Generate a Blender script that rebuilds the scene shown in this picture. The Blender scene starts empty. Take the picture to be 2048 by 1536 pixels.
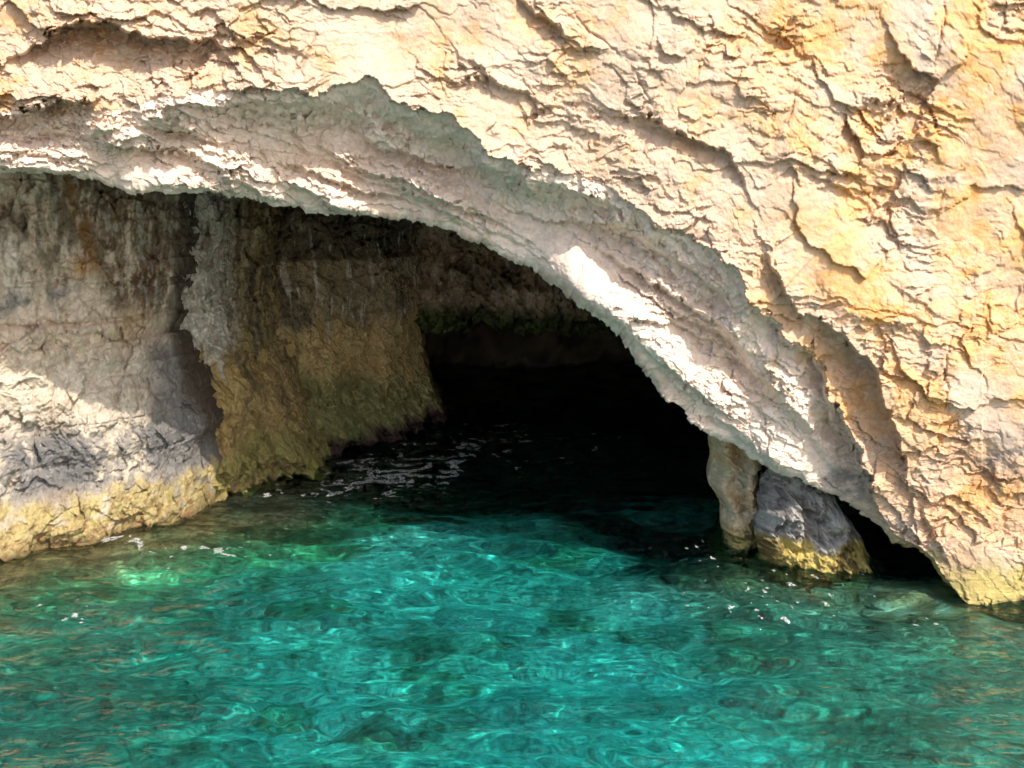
import bpy, math, os
import numpy as np

Q = float(os.environ.get("Q", "1.0"))          # mesh density
f32 = np.float32
rng = np.random.default_rng(11)

# ------------------------------------------------------------------ camera geometry
CAM_Z, FPX = 4.0, 2196.0
PITCH = math.atan((768 - 400) / FPX)            # horizon at row 400 of 1536
CP, SP = math.cos(PITCH), math.sin(PITCH)
SUN = np.array([0.40, -0.58, 0.71]); SUN /= np.linalg.norm(SUN)


def ray(px, py):
    a = (px - 1024.0) / FPX
    b = (768.0 - py) / FPX
    return a, CP + b * SP, -SP + b * CP          # x, y, z per unit


def at_y(px, py, y):                             # point of that sight line at distance y
    a, b, c = ray(px, py)
    k = y / b
    return a * k, y + 0 * k, CAM_Z + c * k


def water_y(py):                                 # distance at which row py meets z = 0
    a, b, c = ray(1024.0, py)
    return -CAM_Z * b / c


# ------------------------------------------------------------------ noise
def _h(ix, iy, iz, seed):
    with np.errstate(over='ignore'):
        h = (ix.astype(np.uint32) * np.uint32(374761393) + iy.astype(np.uint32) * np.uint32(668265263)
             + (np.uint32(iz) if np.isscalar(iz) else iz.astype(np.uint32)) * np.uint32(2246822519)
             + np.uint32(seed * 3266489917 & 0xffffffff))
        h ^= h >> np.uint32(15); h *= np.uint32(2246822519)
        h ^= h >> np.uint32(13); h *= np.uint32(3266489917)
        h ^= h >> np.uint32(16)
    return h


def _u(h, k=0):
    return ((h >> np.uint32(k)) & np.uint32(0x3ff)).astype(f32) / f32(1023.0)


def vnoise(x, y, seed=0):                        # gradient noise about -1..1
    x = np.asarray(x, f32); y = np.asarray(y, f32)
    fx = np.floor(x); fy = np.floor(y)
    ix = fx.astype(np.int32); iy = fy.astype(np.int32)
    tx = x - fx; ty = y - fy
    ux = tx * tx * tx * (tx * (tx * 6 - 15) + 10); uy = ty * ty * ty * (ty * (ty * 6 - 15) + 10)

    def g(i, j):
        h = _h(ix + i, iy + j, 0, seed)
        return (_u(h) * 2 - 1) * (tx - i) + (_u(h, 10) * 2 - 1) * (ty - j)
    a = g(0, 0); b = g(1, 0); c = g(0, 1); d = g(1, 1)
    return ((a + (b - a) * ux) * (1 - uy) + (c + (d - c) * ux) * uy) * f32(1.6)


def fbm(x, y, seed=0, oct=4, gain=0.5, lac=2.03):
    s = 0; a = 1.0
    for o in range(oct):
        s = s + a * vnoise(x, y, seed + o * 17)
        x = x * lac + 13.7; y = y * lac + 5.1; a *= gain
    return s


def ridged(x, y, seed=0, oct=4):
    s = 0; a = 0.5
    for o in range(oct):
        s = s + a * (1 - np.abs(vnoise(x, y, seed + o * 31)) * 1.6)
        x = x * 2.1 + 3.3; y = y * 2.1 + 8.1; a *= 0.5
    return s


def facet(x, y, seed=0, slope=1.0, bias=(0.0, 0.0), ow=1.0):
    """broken rock: every cell of a Voronoi pattern is a tilted plane. Returns height, distance to the cell border, random per cell"""
    x = np.asarray(x, f32); y = np.asarray(y, f32)
    ix = np.floor(x).astype(np.int32); iy = np.floor(y).astype(np.int32)
    d1 = np.full(x.shape, 9, f32); d2 = np.full(x.shape, 9, f32)
    hh = np.zeros(x.shape, f32); rr = np.zeros(x.shape, f32)
    for i in (-1, 0, 1):
        for j in (-1, 0, 1):
            h = _h(ix + i, iy + j, 1, seed)
            cx = x - (ix + i + _u(h)); cy = y - (iy + j + _u(h, 10))
            d = cx * cx + cy * cy
            h2 = _h(ix + i, iy + j, 2, seed)
            r0 = _u(h2, 20)
            v = (r0 - 0.5) * ow + ((_u(h2) * 2 - 1) + bias[0]) * cx * slope + ((_u(h2, 10) * 2 - 1) + bias[1]) * cy * slope
            m = d < d1
            d2 = np.where(m, d1, np.minimum(d2, d))
            hh = np.where(m, v, hh); rr = np.where(m, r0, rr)
            d1 = np.where(m, d, d1)
    return hh, np.sqrt(d2) - np.sqrt(d1), rr


def sstep(a, b, x):
    t = np.clip((x - a) / (b - a), 0, 1)
    return t * t * (3 - 2 * t)


def mix(a, b, t):
    if np.ndim(t) and np.ndim(a) and np.shape(a)[-1:] == (3,) and np.ndim(t) != 0 and np.shape(t)[-1:] != (3,):
        t = t[..., None]
    return a + (b - a) * t


def cmix(c, col, t):
    return c + (np.array(col, f32) - c) * np.clip(t, 0, 1)[..., None].astype(f32)


def poly_sd(px, py, pts):
    """signed distance to an open polyline (positive on its lower side) and 0..1 along it"""
    best = np.full(px.shape, 1e9, f32); sd = np.zeros(px.shape, f32); al = np.zeros(px.shape, f32)
    pts = np.array(pts, float)
    seg = np.hypot(*(pts[1:] - pts[:-1]).T); tot = seg.sum(); acc = 0
    for k in range(len(pts) - 1):
        ax, ay = pts[k]; bx, by = pts[k + 1]
        dx, dy = bx - ax, by - ay
        L2 = dx * dx + dy * dy
        t = np.clip(((px - ax) * dx + (py - ay) * dy) / L2, 0, 1)
        qx = px - (ax + t * dx); qy = py - (ay + t * dy)
        d = np.hypot(qx, qy)
        m = d < best
        sgn = np.where(-dy * qx + dx * qy >= 0, 1.0, -1.0)
        sd = np.where(m, d * sgn, sd)
        al = np.where(m, (acc + t * seg[k]) / tot, al)
        best = np.where(m, d, best)
        acc += seg[k]
    return sd.astype(f32), al.astype(f32)


# ------------------------------------------------------------------ mesh and object helpers
COL = bpy.context.scene.collection


def grid_faces(nr, nc):
    i = np.arange(nr - 1)[:, None] * nc + np.arange(nc - 1)[None, :]
    return np.stack([i, i + 1, i + nc + 1, i + nc], -1).reshape(-1, 4)


def mesh_obj(name, P, faces, mat, parent=None, col=None, smooth=True, flip=False, **props):
    P = np.asarray(P, f32).reshape(-1, 3)
    F = np.asarray(faces, np.int32)
    if flip:
        F = F[:, ::-1]
    used = np.zeros(len(P), bool); used[F.ravel()] = True
    if not used.all():
        re = np.cumsum(used) - 1
        F = re[F]; P = P[used]
        if col is not None:
            col = np.asarray(col).reshape(-1, 3)[used]
    me = bpy.data.meshes.new(name)
    n = F.shape[1]
    me.vertices.add(len(P)); me.vertices.foreach_set('co', P.ravel())
    me.loops.add(F.size); me.loops.foreach_set('vertex_index', np.ascontiguousarray(F, np.int32).ravel())
    me.polygons.add(len(F)); me.polygons.foreach_set('loop_start', np.arange(0, F.size, n, dtype=np.int32))
    me.update(calc_edges=True)
    me.polygons.foreach_set('use_smooth', np.full(len(F), smooth))
    if col is not None:
        c = np.ones((len(P), 4), f32); c[:, :3] = np.clip(np.asarray(col, f32).reshape(-1, 3), 0.005, 0.95)
        a = me.color_attributes.new('stain', 'FLOAT_COLOR', 'POINT')
        a.data.foreach_set('color', c.ravel())
    me.materials.append(mat)
    o = bpy.data.objects.new(name, me)
    COL.objects.link(o)
    if parent is not None:
        o.parent = parent
    for k, v in props.items():
        o[k] = v
    return o


# ------------------------------------------------------------------ materials
def new_mat(name):
    m = bpy.data.materials.new(name); m.use_nodes = True
    nt = m.node_tree
    return m, nt, nt.nodes, nt.links


def rock_mat(name, bump=0.5, scale=1.0, rough=0.9, vary=0.22, wet=False):
    m, nt, N, L = new_mat(name)
    b = N['Principled BSDF']
    at = N.new('ShaderNodeAttribute'); at.attribute_name = 'stain'
    tc = N.new('ShaderNodeTexCoord')
    n1 = N.new('ShaderNodeTexNoise'); n1.inputs['Scale'].default_value = 14 * scale; n1.inputs['Detail'].default_value = 8; n1.inputs['Roughness'].default_value = 0.65
    n2 = N.new('ShaderNodeTexNoise'); n2.inputs['Scale'].default_value = 70 * scale; n2.inputs['Detail'].default_value = 5; n2.inputs['Roughness'].default_value = 0.7
    v = N.new('ShaderNodeTexVoronoi'); v.feature = 'F1'; v.inputs['Scale'].default_value = 26 * scale
    L.new(tc.outputs['Object'], n1.inputs['Vector']); L.new(tc.outputs['Object'], n2.inputs['Vector'])
    mx = N.new('ShaderNodeMixRGB'); mx.blend_type = 'ADD'; mx.inputs[0].default_value = 0.09
    L.new(tc.outputs['Object'], mx.inputs[1]); L.new(n1.outputs['Color'], mx.inputs[2]); L.new(mx.outputs[0], v.inputs['Vector'])
    r1 = N.new('ShaderNodeMapRange'); r1.inputs[1].default_value = 0.3; r1.inputs[2].default_value = 0.7
    r1.inputs[3].default_value = 1 - vary; r1.inputs[4].default_value = 1 + vary * 0.55
    L.new(n1.outputs['Fac'], r1.inputs[0])
    mu = N.new('ShaderNodeMixRGB'); mu.blend_type = 'MULTIPLY'; mu.inputs[0].default_value = 1
    L.new(at.outputs['Color'], mu.inputs[1]); L.new(r1.outputs[0], mu.inputs[2])
    L.new(mu.outputs[0], b.inputs['Base Color'])
    b.inputs['Roughness'].default_value = rough
    b.inputs['Specular IOR Level'].default_value = 0.25
    a1 = N.new('ShaderNodeMath'); a1.operation = 'MULTIPLY_ADD'; a1.inputs[1].default_value = 0.35
    L.new(n2.outputs['Fac'], a1.inputs[0]); L.new(n1.outputs['Fac'], a1.inputs[2])
    a2 = N.new('ShaderNodeMath'); a2.operation = 'MULTIPLY_ADD'; a2.inputs[1].default_value = 0.6
    L.new(v.outputs['Distance'], a2.inputs[0]); L.new(a1.outputs[0], a2.inputs[2])
    bp = N.new('ShaderNodeBump'); bp.inputs['Strength'].default_value = bump; bp.inputs['Distance'].default_value = 0.03 / scale
    L.new(a2.outputs[0], bp.inputs['Height']); L.new(bp.outputs[0], b.inputs['Normal'])
    return m


M_CLIFF = rock_mat('limestone', 0.3)
M_WALL = rock_mat('cave_rock', 0.6)
M_ALGAE = rock_mat('algae_crust', 0.8, 1.4)
M_BED = rock_mat('seabed_sand', 0.6, 0.55, vary=0.75)

# ------------------------------------------------------------------ cliff
LIP = np.array([(-2600, 1500), (-1900, 900), (-1200, 470), (-700, 350), (-300, 338), (0, 345), (95, 346), (180, 360), (225, 374), (262, 390), (310, 385),
                (345, 392), (380, 388), (425, 386), (470, 396), (500, 394), (545, 408), (600, 414), (612, 432), (660, 428), (705, 430), (745, 434),
                (800, 440), (850, 450), (905, 462), (945, 482), (1000, 512), (1062, 540), (1100, 566), (1135, 590), (1175, 626),
                (1222, 655), (1252, 690), (1272, 725), (1300, 760), (1322, 792), (1355, 812), (1385, 845), (1420, 870), (1475, 893),
                (1504, 915), (1555, 944), (1603, 962), (1665, 992), (1720, 1026), (1767, 1055), (1786, 1086), (1826, 1096), (1862, 1121),
                (1876, 1150), (1915, 1200), (1990, 1270), (2120, 1400), (2300, 1600)], float)
LEDGE_A = np.array([(-2600, 900), (-1900, 500), (-1200, 250), (-700, 200), (-100, 215), (60, 230), (150, 216), (250, 222), (330, 194), (430, 182), (470, 176), (560, 192), (620, 182), (690, 166),
                    (730, 160), (785, 195), (830, 215), (905, 232), (960, 285), (1000, 322), (1060, 330), (1120, 345), (1200, 362), (1240, 395),
                    (1285, 425), (1310, 455), (1345, 468), (1430, 500), (1470, 545), (1500, 600), (1540, 640), (1570, 680), (1620, 700), (1655, 770),
                    (1690, 830), (1715, 890), (1735, 940), (1742, 985), (1755, 1020), (1790, 1070), (1830, 1090), (1866, 1115),
                    (1884, 1150), (1925, 1200), (2000, 1270), (2130, 1400), (2310, 1600)], float)
FOCUS = np.array([700.0, 1500.0])


def polar(pts):
    d = pts - FOCUS
    return np.arctan2(d[:, 0], -d[:, 1]), np.hypot(d[:, 0], d[:, 1])     # angle from straight up, clockwise


thL, rL = polar(LIP)
thA, rA = polar(LEDGE_A)
oL = np.argsort(thL); thL, rL = thL[oL], rL[oL]
oA = np.argsort(thA); thA, rA = thA[oA], rA[oA]


def col(px, py, cx, cy, rx, ry, ang=0.0, p=1.0):
    c, s = math.cos(ang), math.sin(ang)
    u = ((px - cx) * c + (py - cy) * s) / rx; v = (-(px - cx) * s + (py - cy) * c) / ry
    return np.exp(-(u * u + v * v) * p)


# other ledges: points left to right, recess in metres, reach below in px
LEDGES = [
    ([(1215, 222), (1300, 238), (1345, 262), (1400, 280), (1450, 300), (1480, 330), (1502, 385)], 0.22, 42),
    ([(905, 110), (1000, 165), (1060, 190), (1100, 215), (1150, 232)], 0.12, 40),
    ([(1030, -20), (1075, 25), (1120, 62), (1140, 80)], 0.18, 26),
    ([(1528, 500), (1545, 545), (1575, 590), (1590, 625), (1608, 645)], 0.22, 46),
    ([(1609, 635), (1650, 640), (1700, 690), (1735, 715), (1752, 745), (1770, 800), (1800, 880), (1815, 960)], 0.40, 150),
    ([(1640, 800), (1670, 850), (1700, 880), (1715, 930), (1738, 985)], 0.20, 52),
    ([(1535, 100), (1570, 62), (1610, 20)], 0.06, 22),
    ([(1700, 215), (1760, 200), (1800, 205), (1850, 160)], 0.10, 34),
    ([(1590, 330), (1680, 370), (1730, 400), (1760, 440)], 0.07, 28),
    ([(1690, 215), (1740, 215), (1790, 225)], 0.08, 25),
    ([(20, 120), (55, 100), (100, 62), (150, 38), (220, 40), (262, 60), (320, 72), (380, 80), (430, 76), (450, 110)], 0.52, 66),
    ([(420, 60), (470, 78), (520, 70), (560, 92), (620, 105)], 0.10, 30),
    ([(-40, 262), (30, 225), (90, 208), (160, 204), (210, 195)], 0.34, 54),
    ([(-60, 300), (40, 268), (120, 262), (180, 275), (240, 258)], 0.10, 28),
    ([(880, 145), (920, 160), (980, 150), (1010, 178)], 0.10, 34),
    ([(1780, 560), (1840, 600), (1900, 640)], 0.05, 24),
    ([(1840, 1000), (1870, 1060), (1890, 1120)], 0.10, 30),
    ([(1690, 640), (1720, 630), (1790, 640), (1850, 660)], 0.08, 26),
    ([(1850, 190), (1830, 260), (1860, 300)], 0.06, 24),
    # thin layers of the pale band
    ([(339, 200), (400, 214), (464, 212), (550, 198), (620, 212), (690, 229), (730, 240)], 0.16, 34),
    ([(715, 276), (760, 292), (800, 303), (870, 326), (964, 336), (1010, 352)], 0.17, 30),
    ([(610, 284), (663, 307), (722, 334), (784, 354), (839, 381), (909, 405), (970, 430), (1040, 470)], 0.20, 34),
    ([(534, 315), (589, 330), (651, 350), (722, 381), (790, 398), (860, 416)], 0.20, 30),
    ([(985, 400), (1030, 418), (1078, 434), (1164, 445), (1266, 461), (1297, 484), (1352, 523), (1391, 547), (1437, 582), (1490, 636)], 0.17, 40),
    ([(1180, 485), (1200, 496), (1250, 531), (1324, 570), (1371, 602), (1430, 641), (1469, 680), (1520, 740)], 0.24, 44),
    ([(1242, 640), (1300, 640), (1352, 645), (1430, 684), (1480, 712), (1540, 770)], 0.13, 32),
    ([(1290, 738), (1336, 738), (1391, 777), (1445, 816), (1500, 850)], 0.18, 40),
    ([(1060, 366), (1120, 378), (1180, 396), (1240, 418)], 0.13, 24),
    ([(200, 290), (260, 300), (330, 296), (400, 318), (450, 340)], 0.20, 34),
    ([(280, 250), (330, 262), (390, 268), (440, 290)], 0.16, 30),
    ([(-20, 318), (60, 300), (130, 312), (190, 330)], 0.12, 26),
]
# strips of the pale band that stand out again below ledge A: points, metres out, half width px
STRIPS = [
    ([(618, 288), (690, 318), (760, 352), (830, 378), (900, 408), (930, 430), (985, 452), (1030, 470)], 0.20, 20),
    ([(720, 250), (760, 280), (810, 295), (880, 322)], 0.14, 13),
    ([(430, 325), (500, 345), (545, 372)], 0.24, 30),
    ([(580, 350), (640, 372), (690, 402), (735, 425)], 0.26, 26),
    ([(330, 370), (400, 372), (480, 380), (550, 400)], 0.10, 12),
    ([(1035, 372), (1075, 380)], 0.16, 16),
    ([(1160, 395), (1200, 405)], 0.14, 13),
    ([(1140, 540), (1200, 570), (1240, 600), (1290, 640), (1340, 690), (1400, 750), (1460, 800), (1540, 870), (1620, 930)], 0.18, 50),
    ([(1310, 570), (1370, 610), (1440, 650), (1500, 690)], 0.20, 20),
    ([(1410, 555), (1440, 570)], 0.13, 12),
    ([(1500, 700), (1560, 760), (1620, 830), (1690, 920)], 0.20, 34),
    ([(1320, 790), (1370, 830), (1430, 870)], 0.14, 14),
    ([(-60, 300), (0, 315), (80, 330), (140, 335)], 0.15, 22),
    ([(150, 260), (200, 258), (250, 285), (260, 330)], 0.16, 40),
    ([(300, 215), (350, 222), (400, 245)], 0.22, 34),
]


def cliff_shape(px, py, t, tA, s_m):
    """distance y of the cliff on the sight line through (px, py); also the rock colour"""
    u, v = px / 190.0, py / 190.0
    # ragged coordinates for all drawn edges
    w1x = fbm(u * 2.2, v * 2.2, 5, 4) * 16; w1y = fbm(u * 2.2 + 40, v * 2.2, 9, 4) * 16
    _, _, cr = facet(u * 7.5 + w1x * .01, v * 7.5, 21)
    _, _, cr2 = facet(u * 17 + w1y * .02, v * 17, 22)
    wx = px + w1x * .7 + (cr - .5) * 12 + (cr2 - .5) * 7
    wy = py + w1y * .7 + (cr2 - .5) * 11 + (cr - .5) * 8
    x, _, z = at_y(px, py, 11.0)
    zc = np.clip(z, -3, 9)
    Y = 10.55 + 0.10 * zc + 0.09 * np.clip(x, -8, 8) * (x < 0) - 0.02 * np.clip(x, 0, 6)
    Y = Y + np.clip(z - 9, 0, 40) * 0.25 + np.clip(-3 - z, 0, 9) * -0.1
    # the foot of the arch falls back towards the lip on the right
    dl, al = poly_sd(px, py, [(1230, 660), (1355, 812), (1475, 893), (1603, 962), (1720, 1026), (1826, 1096), (1990, 1230)])
    Y = Y + 0.50 * np.exp(-(dl / 260.0) ** 2) * sstep(0.0, 0.35, al) * (1 - .9 * sstep(.70, .95, al))
    # pale overhanging band between the lip and ledge A
    edge = ((cr - .5) * 9 + (cr2 - .5) * 6 + w1y * 0.9)
    b = np.clip((t + edge * sstep(0, 80, t)) / np.maximum(tA, 6), -1, 3)
    band = np.where(b < 1, 1.0, 0.0) * sstep(1.0, 0.985, b)
    wide = np.clip(tA / 190.0, 0.03, 1.3)
    left = sstep(620, 260, px)
    mid = sstep(1180, 1020, px)
    R = (0.10 + 0.46 * sstep(1.0, 0.62, b) + 0.22 * mid * sstep(0.9, 0.4, b) - 0.20 * (1 - mid) * sstep(0.55, 0.15, b)) * np.clip(wide * 1.2, 0, 1.1) * (1 - 0.72 * left)
    fr0 = sstep(1440, 1580, px)
    R = R * (1 - fr0) + fr0 * 0.30 * sstep(1.0, 0.94, b) + 0.10 * np.exp(-t / 9.0)
    D = -R * band                                      # out towards the camera is positive
    D = D + 0.05 * np.exp(-np.clip(b - 1, 0, 9) * tA / 40.0) * (b >= 1) * np.clip(wide, 0, 1) * (1 - left)
    ledge_m = np.zeros_like(px)
    for pts, amp, w in LEDGES:
        xs = [p[0] for p in pts]; ys = [p[1] for p in pts]
        m = (px > min(xs) - 150) & (px < max(xs) + 150) & (py > min(ys) - 150) & (py < max(ys) + 200)
        if not m.any():
            continue
        sd, al = poly_sd(wx[m], wy[m], pts)
        tap = np.sin(np.clip(al, 0.02, 0.98) * math.pi) ** 0.6
        down = np.where(sd > 0, sstep(0, 7, sd) * np.exp(-(np.clip(sd, 0, 999) / w) ** 1.6), 0)
        up = np.where(sd <= 0, np.exp(np.minimum(sd, 0) / (w * 0.9)), np.exp(-np.maximum(sd, 0) / 3.0))
        D[m] += tap * amp * (0.45 * up - 0.75 * down)
        ledge_m[m] = np.maximum(ledge_m[m], tap * np.exp(-(sd / (w * 1.2)) ** 2))
    for pts in ([(1600, 165), (1582, 225), (1545, 292)], [(1272, 140), (1286, 185), (1302, 222)], [(1858, 165), (1882, 70), (1890, -20)], 
                [(1925, 325), (1893, 372), (1880, 420)], [(1440, 60), (1400, 120), (1385, 170)], [(640, 60), (600, 130), (575, 150)], [(1905, 650), (1890, 760), (1900, 830)], [(1240, 110), (1180, 60), (1140, 20)],
                [(505, 275), (500, 310), (492, 350)], [(520, 285), (530, 320), (528, 352)], [(1500, 860), (1530, 930), (1560, 960)], [(1690, 1000), (1780, 1050), (1860, 1100)]):
        sd, al = poly_sd(px + w1x * .5 + (cr2 - .5) * 6, py + w1y * .5, pts)
        D = D - 0.04 * np.sin(np.clip(al, .02, .98) * math.pi) ** .5 * np.exp(-(sd / 2.6) ** 2)
    lit = np.zeros_like(px)
    for pts, amp, w in STRIPS:
        xs = [p[0] for p in pts]; ys = [p[1] for p in pts]
        m = (px > min(xs) - 120) & (px < max(xs) + 120) & (py > min(ys) - 120) & (py < max(ys) + 120)
        sd, al = poly_sd(wx[m], wy[m], pts)
        tap = np.sin(np.clip(al, 0.03, 0.97) * math.pi) ** 0.4 * np.exp(-(np.clip(np.abs(sd) - 3 * w, 0, 99) / w))
        # rises gently from above, ends in a broken lower edge
        prof = np.where(sd < 0, np.exp(-(sd / (w * 1.7)) ** 2), sstep(w * 1.15, w * 0.55, sd))
        D[m] += amp * tap * prof
        lit[m] = np.maximum(lit[m], tap * prof)
    # bedding: thin overhanging steps that follow the arch
    lamb = 33.0
    ph = (t + 34 * fbm(u * .8, v * .8, 61, 4) + (cr - .5) * 10 + (cr2 - .5) * 6) / lamb
    st_amp = np.clip(0.55 + 1.1 * fbm(u * 1.1 + 5, v * 1.1, 62, 3), 0, 1.2)
    fr_ = ph - np.floor(ph)
    step = (1 - fr_) * sstep(0.0, 0.06, fr_)
    D = D + step * st_amp * (0.055 * band + 0.009 * (1 - band)) * sstep(0, 30, t)
    ph2 = (t * 0.35 + 46 * fbm(u * .7 + 9, v * .7, 63, 5, .55) + (cr - .5) * 18) / 36.0
    fr2 = ph2 - np.floor(ph2)
    D = D + (1 - fr2) * sstep(0, .05, fr2) * 0.022 * np.clip(1.5 * fbm(u * 1.1 + 15, v * 1.1, 64, 3), 0, 1) * (1 - band)
    # broken limestone
    sm, tm = s_m, t / 190.0
    rub = 0.24 + 1.0 * fbm(u * 0.9, v * 0.9, 70, 4)
    rub = np.clip(rub + 0.45 * ledge_m + 0.4 * col(px, py, 300, 160, 330, 190) + 0.35 * col(px, py, 1180, 320, 260, 110) + 0.35 * lit
                  + 0.15 * col(px, py, 1780, 300, 330, 260), 0.04, 1)
    smooth_band = band * (1 - np.clip(lit * 1.3, 0, 1)) * (1 - left * 0.6)
    rub = rub * (1 - 0.8 * smooth_band)
    wq = fbm(u * 2.1, v * 2.1, 81, 4) * 0.15
    wr = fbm(u * 2.1 + 9, v * 2.1, 82, 4) * 0.15
    # plates run with the strata: frame turned with the arch
    ca, sa = np.float32(math.cos(0.42)), np.float32(math.sin(0.42))
    pu = u * ca + v * sa; pv = -u * sa + v * ca
    k1, e1, _ = facet((pu + wq) * 0.95, (pv + wr) * 1.5, 31, 1.1, (0, .25), .55)
    k2, e2, _ = facet((pu + wq) * 2.3, (pv + wr) * 4.0, 32, 1.3, (0, 0.45), .5)
    k3, e3, _ = facet((u + wq * .6) * 5.6, (v + wr * .6) * 9.0, 33, 1.4, (0, 0.4), .45)
    k4, e4, r4 = facet((u + wq * .4) * 13, (v + wr * .4) * 22, 34, 1.4, (0, 0.4), .5)
    k5, _, _ = facet((u + wq * .3) * 31, (v + wr * .3) * 50, 35, 1.1, (0, 0.4))
    big = fbm(u * 0.55, v * 0.55, 90, 3)
    chip = 0.07 + 0.82 * rub * rub * (3 - 2 * rub)
    D = D + 0.13 * big * (1 - 0.7 * band) + k1 * 0.085 * (0.6 + .5 * chip) * (1 - .7 * smooth_band) + k2 * 0.065 * chip + k3 * 0.040 * chip + k4 * 0.016 * chip + k5 * 0.0045 * (chip + .1)
    D = D + fbm(u * 4, v * 8, 93, 5, 0.5) * 0.016 * (0.4 + 0.6 * rub)
    # cracks
    cr1 = np.exp(-(e1 / 0.012) ** 2) * 0.014 + np.exp(-(e2 / 0.025) ** 2) * 0.006 * sstep(.05, .3, rub)
    D = D - cr1 * (0.5 + 0.5 * rub)
    Y = Y - D
    # ---- colour of the stone itself
    n1 = fbm(u * 1.4, v * 1.4, 101, 5, 0.55); n2 = fbm(u * 4.5, v * 6.5, 102, 5, 0.6); n3 = fbm(u * 0.8, v * 0.8, 103, 3)
    c = np.empty(px.shape + (3,), f32); c[:] = (0.585, 0.42, 0.308)
    c = cmix(c, (0.60, 0.375, 0.20), sstep(0.0, 0.8, n1 + 0.3 * n2))
    c = cmix(c, (0.59, 0.445, 0.345), sstep(0.0, 0.7, -n1 + 0.5 * n2))
    c = cmix(c, (0.59, 0.435, 0.335), 0.5 * sstep(0.1, .5, (r4 - .5) + n2 * .5))
    c = cmix(c, (0.69, 0.43, 0.255), .75 * sstep(1350, 1750, px + 120 * n3) * sstep(-.7, .3, n1))
    rightm = sstep(1380, 1800, px + 130 * n3) * sstep(1000, 700, py)
    org = rightm * sstep(-0.02, 0.62, n1 * 0.8 + 0.55 * n2 + 0.12) * 0.75
    for a in ((1660, 575, 120, 55, 0.1, 1.0), (1612, 295, 34, 60, 0, .9), (1690, 380, 110, 30, 0.5, .9), (1545, 100, 55, 40, -.6, .7),
              (1700, 170, 120, 40, .2, .5), (1880, 260, 90, 60, -.3, .8), (1910, 390, 60, 90, .4, .85), (1985, 985, 110, 42, -.15, 1.1),
              (1800, 460, 80, 40, .6, .8), (1990, 500, 90, 40, .5, .6), (1690, 900, 60, 40, 0.3, .6), (1860, 610, 30, 60, .5, .5), (30, 40, 70, 60, 0, .7),
              (8, 190, 30, 80, 0, .8), (1180, 40, 100, 24, 0, .5), (1625, 805, 60, 30, .6, .45), (1800, 860, 60, 50, .3, .4), (1960, 1020, 80, 30, 0, .7)):
        org = np.maximum(org, a[5] * col(px + n1 * 40, py + n2 * 30, *a[:5]) * sstep(-0.6, 0.4, n2 + n1 * .5))
    seam = np.maximum(np.exp(-(e1 / 0.10) ** 2), .7 * np.exp(-(e2 / 0.10) ** 2) * sstep(.1, .5, rub))
    org = np.maximum(org * (.75 + .25 * seam), .75 * seam * sstep(1350, 1650, px + 150 * n3) * sstep(1000, 800, py) * sstep(-.35, .35, n1 + .3 * n2))
    c = cmix(c, (0.68, 0.34, 0.095), org * 0.95)
    c = cmix(c, (0.52, 0.20, 0.055), sstep(0.75, 1.1, org + 0.3 * n2) * .5)
    bw = band * sstep(250, 700, px)
    c = cmix(c, (0.74, 0.60, 0.505), np.clip(band * 0.8 + 0.2 * bw, 0, 1) * sstep(1900, 1600, px))
    c = cmix(c, (0.69, 0.52, 0.40), band * 0.55 * sstep(0.0, 0.6, n1) * sstep(1100, 700, px))
    c = cmix(c, (0.62, 0.40, 0.17), bw * sstep(0.2, .7, n1 + .3 * n2) * sstep(1450, 1650, px) * .7)
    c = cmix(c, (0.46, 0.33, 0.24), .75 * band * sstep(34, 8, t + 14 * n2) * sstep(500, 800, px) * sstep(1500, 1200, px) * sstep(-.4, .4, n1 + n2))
    grey = 0.85 * col(px + n1 * 30, py, 2030, 915, 60, 40) + 0.9 * col(px + n1 * 40, py + n2 * 20, 1690, 975, 70, 34, .5) + .35 * col(px, py, 1900, 930, 120, 60) + .4 * col(px, py, 1830, 145, 70, 34, -.4)
    c = cmix(c, (0.19, 0.18, 0.17), grey * sstep(-0.5, 0.3, n2))
    # growth at the tide line
    _, _, zz = at_y(px, py, Y)
    tide = sstep(0.50, 0.10, zz + 0.16 * n1 + 0.10 * n2)
    c = cmix(c, (0.46, 0.365, 0.14), tide)
    c = cmix(c, (0.13, 0.085, 0.04), sstep(.55, .2, zz + .25 * n1) * sstep(-.15, 0.3, n1 + .6 * n2) * .9)
    c = cmix(c, (0.17, 0.14, 0.06), sstep(0.06, -0.12, zz + .1 * n2))
    # underside just inside the lip: damp, brown
    return Y, c


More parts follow.
